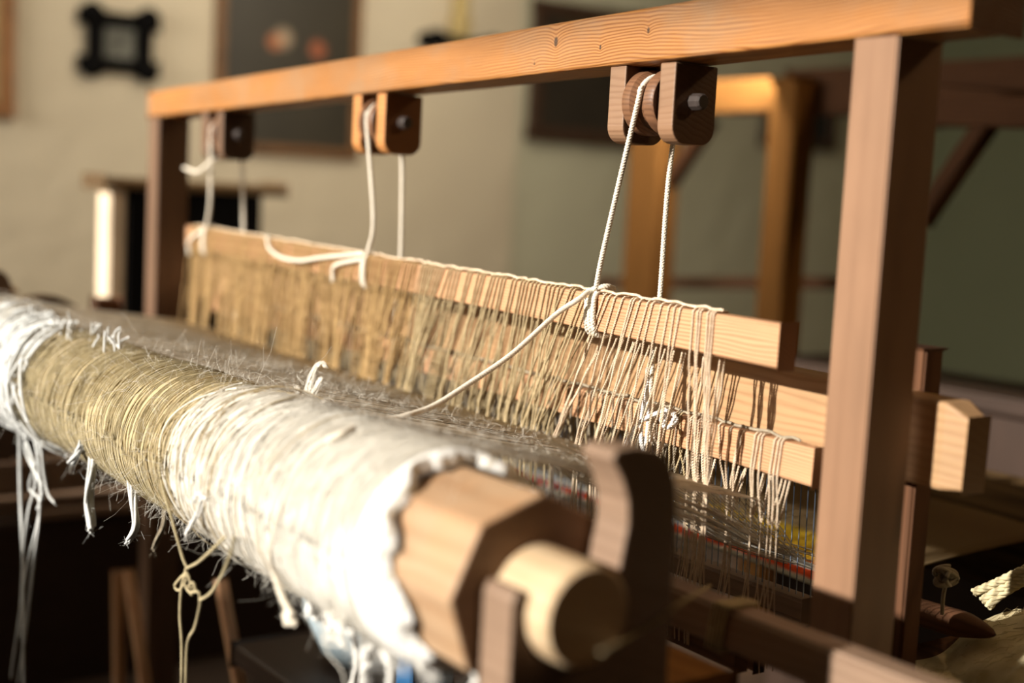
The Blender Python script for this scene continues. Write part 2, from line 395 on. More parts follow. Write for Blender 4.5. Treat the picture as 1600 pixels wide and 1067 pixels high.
# pulley blocks under the beam: two cheeks, a grooved sheave and its bolt
def cheek(parent, x0, x1, mat, zbot, top):
    pr = []
    for cy_, a0 in ((YH+.004+.017, 180), (YH+.060-.017, 270)):
        for k in range(7):
            a = math.radians(a0+15*k); pr.append((cy_+.017*math.cos(a), zbot+.017+.017*math.sin(a)))
    pr += [(YH+.060, top), (YH+.004, top)]
    return prism('cheek_plate', pr, x0, x1, mat, parent, .0015)
blocks = [(-1.071, -1.046, -.995, -.973, M_cheek), (-1.605, -1.582, -1.541, -1.519, M_cheek2), (-2.115, -2.090, -2.051, -2.029, M_post2)]
sheave_x = []
for (a0, a1, b0, b1, mt) in blocks:
    top = min(zb(a0), zb(b1))+.0005; zbot = top-.077; cz = zbot+.041
    cx = (a1+b0)/2; sheave_x.append((cx, cz))
    pb = bpy.data.objects.new('pulley_block', None); link(pb, parent=loom, M=T(cx, YB, cz))
    cheek(pb, a0, a1, mt, zbot, top); cheek(pb, b0, b1, mt, zbot, top)
    w_ = (b0-a1)/2-.002
    lathe('sheave', [(-w_, .012), (-w_, .031), (-w_+.002, .0325), (-w_*.45, .0325), (-w_*.3, .029), (-w_*.15, .0235), (w_*.1, .023), (w_*.28, .0285), (w_*.45, .0325), (w_-.002, .0325), (w_, .031), (w_, .012)], M_sheave, pb, T(cx, YB, cz))
    lathe('bolt', [(-(cx-a0)-.012, .0045), (-(cx-a0)-.002, .0075), (b1-cx, .0068), (b1-cx+.0005, .0085), (b1-cx+.012, .0082), (b1-cx+.014, .0065)], M_boltend, pb, T(cx, YB, cz), seg=10, smooth=False)
# far ratchet wheel
# ------------------------------------------------------------------ beater with the reed
beat = root('beater', (-1.5, 1.0, .45), 'pine batten with a wire reed hanging behind the heddle bars', 'beater')
YC = .968
bar('cap_rail', (-2.33, YC+.018, H-.195+.022), (-.700, YC+.018, H-.195), (.034, .073), (.036, .077), M_cross, beat, .003, cuts=8, wob=.0006, tip=(.022, .72, .80))
box('sword', (-.790, YC+.037, .50), (-.752, YC+.064, H-.118), M_dark, beat, .003)
box('sword', (-2.31, YC+.037, .50), (-2.272, YC+.064, H-.118), M_dark, beat, .003)
rd = tubes('reed_wires', [[(x, YC+.035, H-.232), (x+.001, YC+.036, H-.30), (x+.003, YC+.037, H-.383)] for x in np.arange(-2.20, -.80, .0092)], .0008)
ro = mesh_obj('reed_wires', rd, M_reedwire, beat, kind='stuff')
box('reed_base', (-2.26, YC+.025, H-.402), (-.86, YC+.05, H-.380), M_supp, beat, .003)

# ------------------------------------------------------------------ heddle bars
TILT = .0150
def heddle_bar(y, x1, ztop, x0, h, label, name='heddle_bar', mat=None, tilt=TILT):
    L = x1-x0
    o = bar(name, (x0, y, ztop+L*tilt-h*.42), (x1, y, ztop-h/2), (.016, h*.84), (.019, h), mat or M_bar, None, .0022, cuts=12, wob=.0003)
    return o
Y1 = YH+.011; Y2 = YH+.061
b1 = tag(heddle_bar(Y1, -.812, H-.101, -2.16, .0395, ''), 'upper pine heddle bar hanging nearest the front on ropes', 'heddle bar', 'heddle bars')
b2 = tag(heddle_bar(Y2, -.806, H-.215, -2.16, .0345, ''), 'lower pine heddle bar behind, its blunt end beside the tall near post', 'heddle bar', 'heddle bars')
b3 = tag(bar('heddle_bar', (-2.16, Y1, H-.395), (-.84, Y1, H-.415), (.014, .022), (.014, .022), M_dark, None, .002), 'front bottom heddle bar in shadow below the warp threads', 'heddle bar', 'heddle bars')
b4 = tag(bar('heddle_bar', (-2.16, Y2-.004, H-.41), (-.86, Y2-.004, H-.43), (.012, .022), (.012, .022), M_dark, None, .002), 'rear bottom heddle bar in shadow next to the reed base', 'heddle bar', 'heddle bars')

def heddle_mesh(name, hb, tb, L, L2, dx, twist, spread, r=.00062, pitch=.0056):
    """one twisted string loop over a bar of height hb, thickness tb, to its eye at -L and on to the bottom bar at -L2"""
    t = tb/2+.0011
    def seg(a, b, n):
        a = np.array(a); b = np.array(b); return [a+(b-a)*k/n for k in range(n)]
    def loop(x, ex):
        s = dx*hb/L
        p = [(ex, 0, -L), (x+s*.9, -t, -hb-.002), (x, -t, -.001), (x-.0004, -t*.7, .0013), (x-.0012, t*.7, .0013), (x-.0016, t, -.001), (x-.0016+s, t, -hb-.002), (ex+.001, 0, -L)]
        out = []
        for i in range(len(p)-1):
            d = math.dist(p[i], p[i+1]); out += seg(p[i], p[i+1], max(1, int(d/.0011)))
        return np.array(out+[np.array(p[-1])])
    paths = []
    P = loop(0, dx)
    # hand-tied strings are never quite straight
    s = np.linspace(0, 1, len(P)); k1, k2 = random.uniform(-.0012, .0012), random.uniform(-.0008, .0008)
    free = (P[:, 2] < -hb)
    P[free, 0] += k1*np.sin((P[free, 2]+hb)/(L-hb)*math.pi)+k2*np.sin(P[free, 2]*160)
    T_, N_, B_ = frames(P)
    sl = np.r_[0, np.cumsum(np.linalg.norm(np.diff(P, axis=0), axis=1))]
    for k in (0, math.pi):
        a = 2*math.pi*sl/pitch+k
        paths.append(P+.00072*(np.cos(a)[:, None]*np.array([1, 0, 0])+np.sin(a)[:, None]*np.array([0, 1, 0])))
    low = [np.array([(dx, 0, -L+.003), (dx+random.uniform(-.002, .002), .001, -(L+L2)/2), (dx-.001+spread, -.008, -L2), (dx+spread, -.008, -L2-.022)]),
           np.array([(dx, 0, -L+.003), (dx+.003+random.uniform(-.002, .002), .001, -(L+L2)/2), (dx+.002+spread, .008, -L2), (dx+.002+spread, .008, -L2-.022)])]
    low = [resample(q, .006) for q in low]
    me = tubes(name, paths+low, [r, r, r*1.1, r*1.1], sides=4)
    return me
HN = 22
def variants(nm, hb, tb, L, L2, lo, hi):
    return [heddle_mesh(nm, hb, tb, L, L2, lo+(hi-lo)*k/(HN-1), 0, random.uniform(-.004, .004)) for k in range(HN)]
V1 = variants('string_heddle', .0395, .019, .166, .298, -.115, .010)
V2 = variants('string_heddle', .0345, .019, .085, .205, -.030, .018)
def put_heddle(me, x, y, z, mat, label, group, dz=0):
    o = bpy.data.objects.new('string_heddle', me); C.objects.link(o)
    o.matrix_local = T(x, y, z) @ Matrix.Rotation(TILT, 4, 'Y')
    if not me.materials: me.materials.append(mat)
    o.material_slots[0].link = 'OBJECT'; o.material_slots[0].material = mat
    return tag(o, label, 'heddle', group)
G1 = 'string heddles on the upper heddle bar'; G2 = 'string heddles on the lower heddle bar'
LB = {'w': 'bleached twisted string heddle at the near end of the upper heddle bar', 'h': 'flaxen twisted string heddle on the middle of the upper heddle bar', 'g': 'golden blurred string heddle on the far half of the upper heddle bar'}
# positions of strings read along the bar, bunched as in the photo
xs = [-.8955, -.8990, -.9035, -.913, -.917, -.923, -.941, -.949, -.957, -.968, -.981, -.988, -1.000, -1.009, -1.013, -1.026, -1.038, -1.047, -1.055]
x = -1.078
while x > -2.135 and len(xs) < 205:
    n_ = random.choice((2, 3, 3, 4, 5, 6)) if x > -1.35 else random.choice((4, 5, 7, 9))
    for _ in range(n_): xs.append(x); x -= random.uniform(.0058, .0082) if x > -1.45 else random.uniform(.0040, .0066)
    x -= random.uniform(.002, .012) if x > -1.35 else random.uniform(0, .005)
clus = 0
for i, x in enumerate(xs):
    if i % 5 == 0: clus = random.uniform(-.100, -.040) if -1.45 < x < -.935 else random.uniform(-.075, -.015)
    k = 'w' if x > -1.075 else ('h' if x > -1.42 else 'g')
    want = clus+random.gauss(0, .007)
    if x > -.925: want = random.uniform(-.003, .004)
    vi = int(round((want+.115)/.125*(HN-1))); vi = max(0, min(HN-1, vi))
    z = H-.101+(-.812-x)*TILT
    put_heddle(V1[vi], x, Y1, z+.0006, {'w': M_hedw, 'h': M_hed, 'g': M_hedg}[k], LB[k], G1)
x = -.846
i = 0
while x > -2.12:
    z = H-.215+(-.806-x)*TILT
    vi = int(random.triangular(0, HN-.01, HN*.55))
    put_heddle(V2[vi], x, Y2, z+.0006, M_hedw if x > -.97 else M_low if random.random() < .5 else M_hed,
               'pale twisted string heddle at the near end of the lower heddle bar' if x > -.97 else 'twisted string heddle on the lower bar, half hidden behind the front strings', G2)
    x -= random.choice((.0035, .004, .005, .012, .016)) if x > -1.0 else random.uniform(.007, .013)
# ridge cord tied along the top of each bar
def ridge(label, y, xa, xb, z0, xref, mat):
    pts = [(x_, y-.003+random.uniform(-.003, .003), z0+(xref-x_)*TILT+.0030+random.uniform(-.0006, .0016)) for x_ in np.arange(xa, xb, -.010)]
    me = tubes('tie_cord', cord(pts, .0009, .006, 3, .0012), .0009)
    return tag(mesh_obj('tie_cord', me, mat), label, 'cord')
ridge('pale tie cord running along the top edge of the upper heddle bar', Y1, -.894, -2.14, H-.101, -.812, M_hedw)
ridge('thin tie cord running along the top of the lower heddle bar', Y2, -.83, -2.14, H-.215, -.806, M_low)

# ------------------------------------------------------------------ pulley ropes
def rope(name, pts_lists, mat, label, R=.0013, r=.00185, pitch=.009, group=None):
    paths = []
    for pts in pts_lists: paths += cord(pts, R, pitch, 3, .0012)
    return tag(mesh_obj(name, tubes(name, paths, r, 6), mat), label, 'rope', group)
def wraps(x, y, zt, h, t, n, slant=0, pitch=.0058, gap=.0032):
    """n turns of rope round a bar whose top is at zt"""
    P = []
    for k in range(n):
        xx = x+k*pitch
        for (yy, zz, f_) in ((-t/2-gap, -h*.15, 0), (-t/2-gap, -h*.85, .2), (-t*.3, -h-gap, .35), (t*.3, -h-gap, .45), (t/2+gap, -h*.8, .6), (t/2+gap, -h*.2, .8), (t*.3, gap, .9), (-t*.3, gap, 1.0)):
            P.append((xx+pitch*f_+slant*(-zz), y+yy, zt+zz))
    return P
zbar1 = lambda x: H-.101+(-.812-x)*TILT
zbar2 = lambda x: H-.215+(-.806-x)*TILT
glabels = ['cotton rope over the nearest pulley, its tail draped down across the wound yarn',
           'cotton rope over the middle pulley under the beam with a loose loop to its left',
           'pale cotton rope over the farthest pulley beside the dark far post']
def pulley_path(cx, cz, top_shift=0):
    return [(cx+top_shift, YB+.0262*math.cos(math.radians(a)), cz+.0262*math.sin(math.radians(a))) for a in range(180, -1, -20)]
def cyl_hit(px, py, rad):
    """point where the sight line meets a cylinder round the roller axis"""
    d = ray(px, py); a = d[1]**2+d[2]**2; b_ = -2*(d[1]*AY+d[2]*(AZ-H)); c = AY**2+(AZ-H)**2-rad**2
    disc = b_*b_-4*a*c
    t = (-b_-math.sqrt(max(disc, 0)))/(2*a); return up(d*t)
tiex = [-1.072, -1.545, -2.075]
for k, (cx, cz) in enumerate(sheave_x):
    tx = tiex[k]; zt = zbar1(tx)
    up_path = [(tx+.003, Y1-.011, zt+.004), (tx+.012, Y1-.010, zt+.05)] + pulley_path(cx-.004, cz)
    down = {0: [onY(1043, 300, YB+.026), onY(1031, 465, Y2-.005), onY(1020, 560, Y2-.016), onY(1014, 640, Y2-.018), (-1.0, 0, 0)],
            1: [(cx+.004, YB+.027, cz-.08), (cx+.010, Y2-.005, zt-.02), (cx+.012, Y2-.012, zbar2(cx)+.005), (0, 0, 0)],
            2: [(cx+.006, YB+.027, cz-.08), (cx+.018, Y2-.005, zt-.02), (cx+.018, Y2-.012, zbar2(cx)+.005), (0, 0, 0)]}[k][:-1]
    main = up_path+down
    lists = [main, wraps(tx-.008, Y1, zt, .039, .019, 3 if k == 0 else 2)]
    d_end = down[-1]; lists.append(wraps(d_end[0]-.004, Y2, zbar2(d_end[0]), .034, .019, 2))
    if k == 0:
        drape = [(tx+.008, Y1+.010, zt+.006), (tx+.010, Y1-.004, zt+.0085), (tx-.002, Y1-.014, zt+.003), onY(905, 467, .862), onY(868, 492, .84), onY(800, 553, .785), onY(735, 598, .735), onY(680, 633, .69), onY(640, 648, .655), onY(600, 657, .62), cyl_hit(548, 672, .0815), cyl_hit(505, 692, .0810), cyl_hit(470, 726, .0810), cyl_hit(446, 772, .0805), cyl_hit(430, 820, .0805), cyl_hit(424, 862, .0805)]
        p = Vector(drape[-1]); drape += [onY(428, 895, .477), onY(440, 930, .478), onY(452, 955, .478)]
        lists.append(drape)
        # frayed knot at the tail
        for j in range(5):
            q = onY(452, 955, .478); lists.append([q, onY(452+random.uniform(-8, 8), 962, .476), onY(455+random.uniform(-10, 8), 975, .478)])
    if k == 1:
        lists.append([(tx-.004, Y1-.012, zt+.003), onY(505, 402, Y1-.015), onY(470, 407, Y1-.02), onY(440, 402, Y1-.02), onY(421, 387, Y1-.015), onY(418, 368, Y1-.01)])
        lists.append([(tx-.004, Y1-.014, zt-.004), onY(524, 415, Y1-.016), onY(520, 440, Y1-.016)])
    if k == 2:
        lists.append([(tx+.004, Y1-.012, zt+.003), onY(297, 375, Y1-.016), onY(296, 398, Y1-.016)])
        lists.append([onY(288, 262, YH-.01), onY(310, 268, YH-.012), onY(335, 250, YH-.005), onY(372, 247, YB+.03)])
    rope('pulley_rope', lists, M_rope if k else M_rope, glabels[k], group='ropes over the pulleys')
# white knot cords on the lower bar
kn = []
for j in range(6):
    c = onY(1045, 655, Y2-.03); a0 = random.uniform(0, 6)
    kn.append([(c.x+.008*math.cos(a0+t_)*random.uniform(.7, 1.2), c.y+random.uniform(-.004, .004), c.z+.009*math.sin(a0+t_)) for t_ in np.arange(0, 6.4, .8)])
tag(mesh_obj('cord_knot', tubes('cord_knot', sum([cord(q, .0009, .006, 2, .0015) for q in kn], []), .0011), M_ropew), 'white knotted cord ball just above the lower heddle bar', 'knot')
kn = [[onY(1012, 575, Y1+.020), onY(1010, 610, Y1+.02), onY(1003, 650, Y2-.02), onY(1002, 690, Y2-.022), onY(1008, 712, Y2-.02)], [onY(1010, 600, Y1+.022), onY(1013, 650, Y2-.02), onY(1009, 700, Y2-.022)],
      [onY(975, 700, Y2-.03), onY(990, 672, Y2-.03), onY(1006, 655, Y2-.024), onY(1040, 640, Y2-.03)]]
tag(mesh_obj('tie_cord', tubes('tie_cord', sum([cord(q, .0013, .008, 3, .0014) for q in kn], []), .0014), M_ropew), 'white cord tied down in front of the lower heddle bar under the nearest pulley', 'cord')

# ------------------------------------------------------------------ warp roller with its yarn
roller = root('warp_roller', (-1.5, AY, AZ), 'eight-sided wooden warp roller thickly wound with white and beige yarn', 'roller')
prof = []
R8 = .0705
V, Q = [], []
nx = 3; X8 = [-2.37, -.93, -.87, -.715]
for i, X_ in enumerate(X8):
    for k in range(8):
        a = math.radians(86.5-42.2*0+45*k); rr = R8*random.uniform(.985, 1.01)*(.93 if X_ < -.9 else 1)
        V.append((X_+1.5, rr*math.cos(a), rr*math.sin(a)))
for i in range(len(X8)-1):
    for k in range(8): Q.append((i*8+k, (i+1)*8+k, (i+1)*8+(k+1) % 8, i*8+(k+1) % 8))
Q.append(tuple(range(8))); e = (len(X8)-1)*8; Q.append(tuple(range(e, e+8))[::-1])
me = bpy.data.meshes.new('core'); me.from_pydata(V, [], [q[::-1] for q in Q]); me.update()
bevel(mesh_obj('core', me, M_core, roller, T(-1.5, AY, AZ)), .0025)
lathe('axle', [(-2.40+1.5, .033), (-2.372+1.5, .0345), (-.714+1.5, .0355), (-.658+1.5, .0352), (-.655+1.5, .0325)], M_shaft, roller, T(-1.5, AY, AZ), seg=56)

def RY(x):      # radius of the winding
    r = .0735+.0009*math.sin(x*9)+.0006*math.sin(x*23+1)
    t_ = min(1, max(0, (x+1.22)/.36)); r += .0085*t_*t_*(3-2*t_)
    if x < -1.84: r += .0035*min(1, (-1.84-x)/.05)
    if x > -.80: r -= .0035*min(1, (x+.80)/.03)
    return r
XE = -.772
seg = 120; nx = 420
V = np.zeros((nx, seg, 3)); ths = np.arange(seg)*2*math.pi/seg
ph = rng.uniform(0, 6.28, 12); jit = np.convolve(np.r_[rng.normal(0, .004, seg+4)], np.ones(5)/2.2, 'valid')
for i in range(nx):
    t_ = i/(nx-1); X_ = -2.34*(1-t_)+XE*t_
    lump = .0007*np.sin(2*ths+ph[0]+X_*11)+.0004*np.sin(5*ths+ph[1]+X_*31)+rng.normal(0, .00018, seg)
    edge = (-.040*np.maximum(0, np.sin(ths-.2))+jit+.006*np.sin(2*ths+1)+.004*np.sin(5*ths+ph[3])+.003*np.sin(11*ths+ph[4]))*max(0, 1-(XE-X_)/.05)
    r = RY(X_)+lump
    V[i, :, 0] = X_+edge+1.5; V[i, :, 1] = r*np.cos(ths); V[i, :, 2] = r*np.sin(ths)
V[-2, :, 1:] *= .975; V[-1, :, 1:] *= .90
i = np.arange(nx-1)[:, None]; j = np.arange(seg)[None, :]
q = np.stack([i*seg+j, i*seg+(j+1) % seg, (i+1)*seg+(j+1) % seg, (i+1)*seg+j], -1).reshape(-1, 4)[:, ::-1]
# material is laid out in room metres along the roller
me = mesh_np('yarn_winding', V.reshape(-1, 3)+np.array([-1.5, 0, 0]), q)
wy = mesh_obj('yarn_winding', me, M_yarn, roller, T(0, AY, AZ))
# separate turns of thread lying on top of the winding
def turns(n, x0, x1, rr, wild, lift, part=False):
    out = []
    for _ in range(n):
        X_ = random.uniform(x0, x1); a = abs(random.gauss(0, wild)); ph_ = random.uniform(0, 6.28); k_ = random.choice((1, 1, 2))
        th = np.linspace(0, 2*math.pi, 72, endpoint=False) if not part else np.linspace(ph_, ph_+random.uniform(.6, 3), 30)
        xx = X_+a*np.sin(k_*th+ph_)+.4*a*np.sin(3*th+1.7*ph_)
        r = RY(X_)+.0006+abs(random.gauss(0, lift))*(1 if not part else 1.3)+.0005*np.sin(5*th+ph_)
        out.append(np.stack([xx, r*np.cos(th), r*np.sin(th)], 1))
    return out
tw = turns(520, -1.19, XE-.055, .4, .003, .0005)
mesh_obj('white_thread_turns', tubes('white_thread_turns', tw, .00050, 3, closed=True), M_fuzz, roller, T(0, AY, AZ), kind='stuff')
tw = turns(380, -1.72, -1.17, .4, .003, .0005)
mesh_obj('beige_thread_turns', tubes('beige_thread_turns', tw, .00050, 3, closed=True), M_olive, roller, T(0, AY, AZ), kind='stuff')
tw = turns(46, -1.25, -.95, .4, .010, .0012, True)+turns(30, -1.22, -1.10, .4, .022, .003, True)
mesh_obj('stray_thread_turns', tubes('stray_thread_turns', tw, .00055, 3), M_hed, roller, T(0, AY, AZ), kind='stuff')
tw = turns(90, -1.18, -1.02, .4, .012, .0020, True)+turns(40, -1.2, -.86, .4, .012, .0008, True)+turns(80, -2.3, -1.78, .5, .02, .004, True)
mesh_obj('stray_white_turns', tubes('stray_white_turns', tw, .00085, 4), M_fuzz, roller, T(0, AY, AZ), kind='stuff')
# fuzz of loose fibres
hairs = []
for _ in range(5200):
    X_ = random.uniform(-1.75, XE) if random.random() < .8 else random.uniform(-1.35, -.95)
    th = random.uniform(0, 2*math.pi); r0 = RY(X_)
    d1 = rng.normal(0, 1, 3); L = abs(random.gauss(.004, .004))+.002
    p0 = np.array([X_, r0*math.cos(th), r0*math.sin(th)]); nrm = np.array([0, math.cos(th), math.sin(th)])
    d1 = nrm*.6+d1*.55; d2 = d1+rng.normal(0, .8, 3)
    p1 = p0+d1*L*.5; p2 = p1+d2*L*.5; p3 = p2+(d2+rng.normal(0, .9, 3))*L*.4
    hairs.append(np.array([p0, p1, p2, p3]))
mesh_obj('loose_fibres', tubes('loose_fibres', hairs, .00011, 3), M_fuzz, roller, T(0, AY, AZ), kind='stuff')

# tails of yarn hanging off the roller
def fluffy(name, pts, r, mat, parent, fib=60, ply=3, taperf=None, wobble=0):
    P = resample(pts, .004)
    if wobble: P += rng.normal(0, wobble, P.shape)
    T_, N_, B_ = frames(P); s_ = np.linspace(0, 1, len(P)); paths = []
    for k in range(9):
        a0 = random.uniform(0, 6.3); q_ = r*random.uniform(.2, .75); w1 = random.uniform(1, 4); end = random.uniform(.82, 1)
        a = a0+w1*s_*random.choice((-1, 1)); off_ = q_*(np.cos(a)[:, None]*N_+np.sin(a)[:, None]*B_)
        n_ = max(3, int(len(P)*end)); paths.append((P+off_)[:n_])
    radii = [r*.40]*len(paths)
    hs = []
    for _ in range(fib):
        a = P[random.randrange(len(P))]; d = rng.normal(0, 1, 3); d /= np.linalg.norm(d); L = random.uniform(.6, 1.6)*max(.004, r*1.6)
        hs.append(np.array([a, a+d*L*.6, a+d*L+rng.normal(0, .3, 3)*L]))
    radii += [.00014]*len(hs)
    return mesh_obj(name, tubes(name, [*paths, *hs], radii, 4, taper=None), mat, parent)
YF = AY-.083
def hang(name, pix, r, mat, y=None, **kw): return fluffy(name, [onY(a, b, y if y else c) for a, b, c in [(q[0], q[1], q[2] if len(q) > 2 else 0) for q in pix]], r, mat, roller, **kw)
# ragged white tails below the near end
tails = [((545, 935), (552, 975), (556, 1030), (548, 1090), .0030), ((575, 960), (572, 1000), (566, 1050), (568, 1110), .0036), ((600, 985), (606, 1030), (612, 1090), (610, 1130), .0034),
         ((500, 915), (508, 950), (520, 985), (512, 1005), .0042), ((480, 905), (488, 930), (500, 955), (515, 975), .0050), ((640, 1000), (650, 1020), (655, 1032), (660, 1035), .0050),
         ((525, 930), (535, 960), (530, 990), (540, 1015), .0040), ((590, 975), (585, 1010), (575, 1030), (580, 1045), .0060), ((560, 950), (575, 985), (600, 1005), (590, 1030), .0055), ((620, 990), (628, 1010), (640, 1025), (637, 1035), .0050),
         ((740, 1035), (742, 1050), (740, 1080), (741, 1110), .0030), ((470, 900), (476, 915), (486, 925), (495, 945), .0045), ((612, 985), (600, 1010), (604, 1030), (620, 1040), .0048), ((655, 1005), (668, 1018), (672, 1026), (676, 1024), .0040)]
for _k in range(22):
    px_ = random.uniform(468, 690); y0_ = 880+(px_-460)*.50; tails.append(((px_, y0_), (px_+4, y0_+25), (px_+random.uniform(-8, 12), y0_+50), (px_+random.uniform(-10, 16), y0_+random.uniform(55, 85)), random.uniform(.0025, .0055)))
for i_, (a, b_, c, d, r) in enumerate(tails):
    yb = AY+random.uniform(-.05, -.01)
    hang('yarn_tail', [a, b_, c, d], r, M_wool, y=yb, fib=90, wobble=.0006)
# curled grey-white tails under the beige part
hang('yarn_tail', [(142, 690), (143, 730), (139, 780), (143, 820), (138, 838)], .0052, M_greywool, y=.49, fib=40)
hang('yarn_tail', [(205, 745), (210, 790), (213, 820), (205, 840), (196, 850)], .0046, M_greywool, y=.49, fib=40)
hang('yarn_tail', [(128, 690), (120, 708), (110, 725)], .0052, M_greywool, y=.48, fib=40)
hang('yarn_tail', [(258, 790), (256, 820), (245, 845), (238, 865)], .0030, M_low, y=.56, fib=40)
hang('yarn_tail', [(318, 775), (312, 798), (300, 818), (290, 838)], .0030, M_wool, y=.470, fib=60)
hang('yarn_tail', [(322, 780), (308, 772), (300, 790)], .0020, M_wool, y=.468, fib=30)
# long thin tails at the far left
for pts, r in (([(30, 640), (31, 760), (36, 900), (36, 1110)], .0024), ([(45, 650), (60, 720), (62, 800), (40, 900), (12, 1090)], .0020), ([(36, 660), (60, 700), (45, 760), (62, 790), (50, 900), (38, 1000), (25, 1080)], .0018),
               ([(50, 640), (40, 700), (66, 760), (58, 800)], .0030), ([(30, 660), (55, 740), (44, 800), (36, 870), (30, 1000)], .0018), ([(60, 655), (72, 760), (88, 790)], .0016)):
    hang('yarn_tail', pts, r, M_greywool, y=.50, fib=20)
# knotted thin yarn hanging below the boundary of beige and white
yk = [[(250, 700), (252, 750), (268, 810), (285, 870), (292, 890), (280, 905), (273, 915), (280, 922), (291, 905), (290, 890), (310, 878), (335, 855), (352, 838)],
      [(292, 890), (284, 915), (281, 960), (284, 1010), (283, 1100)], [(288, 910), (296, 925), (310, 925), (312, 945), (304, 980), (292, 1010), (290, 1100)],
      [(300, 930), (294, 918), (302, 910), (306, 925)], [(312, 938), (330, 925), (348, 895), (362, 858), (366, 838)], [(290, 890), (296, 905), (300, 925)]]
mesh_obj('yarn_tail', tubes('yarn_tail', sum([cord([onY(a, b_, .468) for a, b_ in q_], .0008, .006, 2, .0015) for q_ in yk], []), .0009), M_olive, roller)
# thin white thread loop and tangles
mesh_obj('thin_thread', tubes('thin_thread', [resample([cyl_hit(462, 870, .086), onY(480, 905, .47), onY(510, 925, .47), onY(527, 938, .47), onY(530, 975, .47), onY(545, 1010, .47), onY(560, 1030, .47), onY(580, 1100, .47)], .004)]
   + [resample([onY(500+random.uniform(0, 40), 950+random.uniform(0, 60), .48) for _ in range(6)], .003) for _ in range(8)]
   + [resample([onY(505, 985, .48), onY(512, 1020, .48), onY(535, 1050, .48), onY(540, 1090, .48)], .003)], .00045), M_fuzz, roller)
# tuft standing up on top of the roller
tf = []
base = onY(478, 636, .60)
def lock(n, pts, sp0, sp1):
    for j in range(n):
        o0 = random.gauss(0, sp0); o1 = random.gauss(0, sp1); m_ = len(pts); cut = random.choice((m_, m_, m_-1, m_-2)) if m_ > 4 else m_
        tf.append(resample([onY(p[0]+o0*(1-i/m_)+o1*(i/m_)+random.gauss(0, .8), p[1]+random.gauss(0, 1.2), .595+random.uniform(-.003, .003)) for i, p in enumerate(pts)][:max(3, cut)], .002))
lock(40, [(474, 652), (478, 628), (482, 604), (488, 586), (495, 572), (504, 566), (510, 574)], 4.0, 2.2)
lock(26, [(480, 650), (487, 624), (495, 604), (503, 590)], 3.5, 2.2)
lock(16, [(470, 648), (467, 625), (463, 603)], 3.0, 2.5)
for j in range(40):
    a = onY(480+random.uniform(-8, 22), random.uniform(570, 630), .601); d = rng.normal(0, .005, 3); tf.append(np.array([a, np.array(a)+d, np.array(a)+d*1.6+rng.normal(0, .003, 3)]))
mesh_obj('yarn_tuft', tubes('yarn_tuft', tf, [.00042]*82+[.00013]*40, 4), M_fuzz, roller)
# rough tufts on top at the far end
tf = []
for j in range(90):
    px = random.uniform(0, 190); py = 478+px*.28+random.uniform(0, 22)
    a = np.array(onY(px, py, AY+random.uniform(-.03, .03))); d = np.array([random.gauss(-.002, .012), random.gauss(0, .008), random.uniform(.0, .022)])
    tf.append(resample([a+(0, 0, -.03), a+(0, 0, -.006), a+d*.5, a+d*.8+rng.normal(0, .002, 3)], .004))
mesh_obj('coarse_yarn_ends', tubes('coarse_yarn_ends', tf, .0015, 4), M_greywool, roller, kind='stuff')
tf = []
for j in range(220):
    th = random.uniform(math.pi*.45, math.pi*1.35); X0 = random.choice((random.uniform(-2.2, -1.78), random.uniform(-1.85, -1.68))); a_ = random.uniform(.4, 1.2)
    t_ = np.linspace(th, th+a_, 14); r_ = RY(X0)+.004+random.uniform(0, .006)
    tf.append(np.stack([X0+.03*random.gauss(0, 1)*np.sin((t_-th)*2), AY+r_*np.cos(t_), AZ+r_*np.sin(t_)], 1))
mesh_obj('coarse_yarn_layer', tubes('coarse_yarn_layer', tf, .0022, 4), M_greywool, roller, kind='stuff')

# ------------------------------------------------------------------ warp threads
wp = []
for k, x in enumerate(np.arange(-2.20, -.875, .0036)):
    x = x+random.uniform(-.0012, .0012); sh = k % 2
    a = math.radians(72+random.uniform(-3, 3)); r = RY(min(x, XE-.01))+.0003
    x0 = min(XE-.01, x+.012+.03*max(0, (x+1.0))/.13+random.uniform(-.004, .004))
    p = [(x0, AY+r*math.cos(a+.3), AZ+r*math.sin(a+.3)), (x0, AY+r*math.cos(a), AZ+r*math.sin(a))]
    tl = (-.812-x)*TILT
    ze = H-.268+tl+(.003 if sh else -.010); yy = Y1 if sh else Y2
    wob_ = random.uniform(-.002, .002)
    p.append(((x0+x)/2+wob_, (p[1][1]+yy)/2, (p[1][2]+ze)/2-.002+random.uniform(-.0025, .0015)))
    p += [(x, yy, ze), (x, YC+.038, H-.345+tl*.7), (x, 1.13, H-.395+tl*.4)]
    wp.append(np.array(p))
for k in range(50):    # loose, matted yarn between the layers near the selvedge
    x = random.uniform(-1.0, -.87); z = random.uniform(-.012, .016)
    wp.append(resample([(x+.03, .72, H-.225+z), (x+.005, .80, H-.258+z), (x+random.uniform(-.006, .006), .89, H-.292+z), (x, .95, H-.322+z), (x, 1.03, H-.348+z)], .01)+rng.normal(0, .0006, (1, 3)))
tag(mesh_obj('warp_threads', tubes('warp_threads', wp, .00068, 4), M_warp), 'sheet of grey-beige warp threads stretched from the roller through the strings', 'warp', kind='stuff')
hs = []
for _ in range(900):
    x = random.uniform(-1.6, -.9); y = random.uniform(.60, .88); t_ = (y-.57)/.31; z = H-.194-(.074)*t_+(-.812-x)*TILT*t_+.002
    a = np.array([x, y, z]); d = rng.normal(0, .004, 3); d[2] = abs(d[2])*.8
    hs.append(np.array([a, a+d, a+d*1.5+rng.normal(0, .003, 3)]))
tag(mesh_obj('lint_fibres', tubes('lint_fibres', hs, .00010, 3), M_fuzz), 'pale lint fibres caught on the warp threads behind the roller', 'lint', kind='stuff')

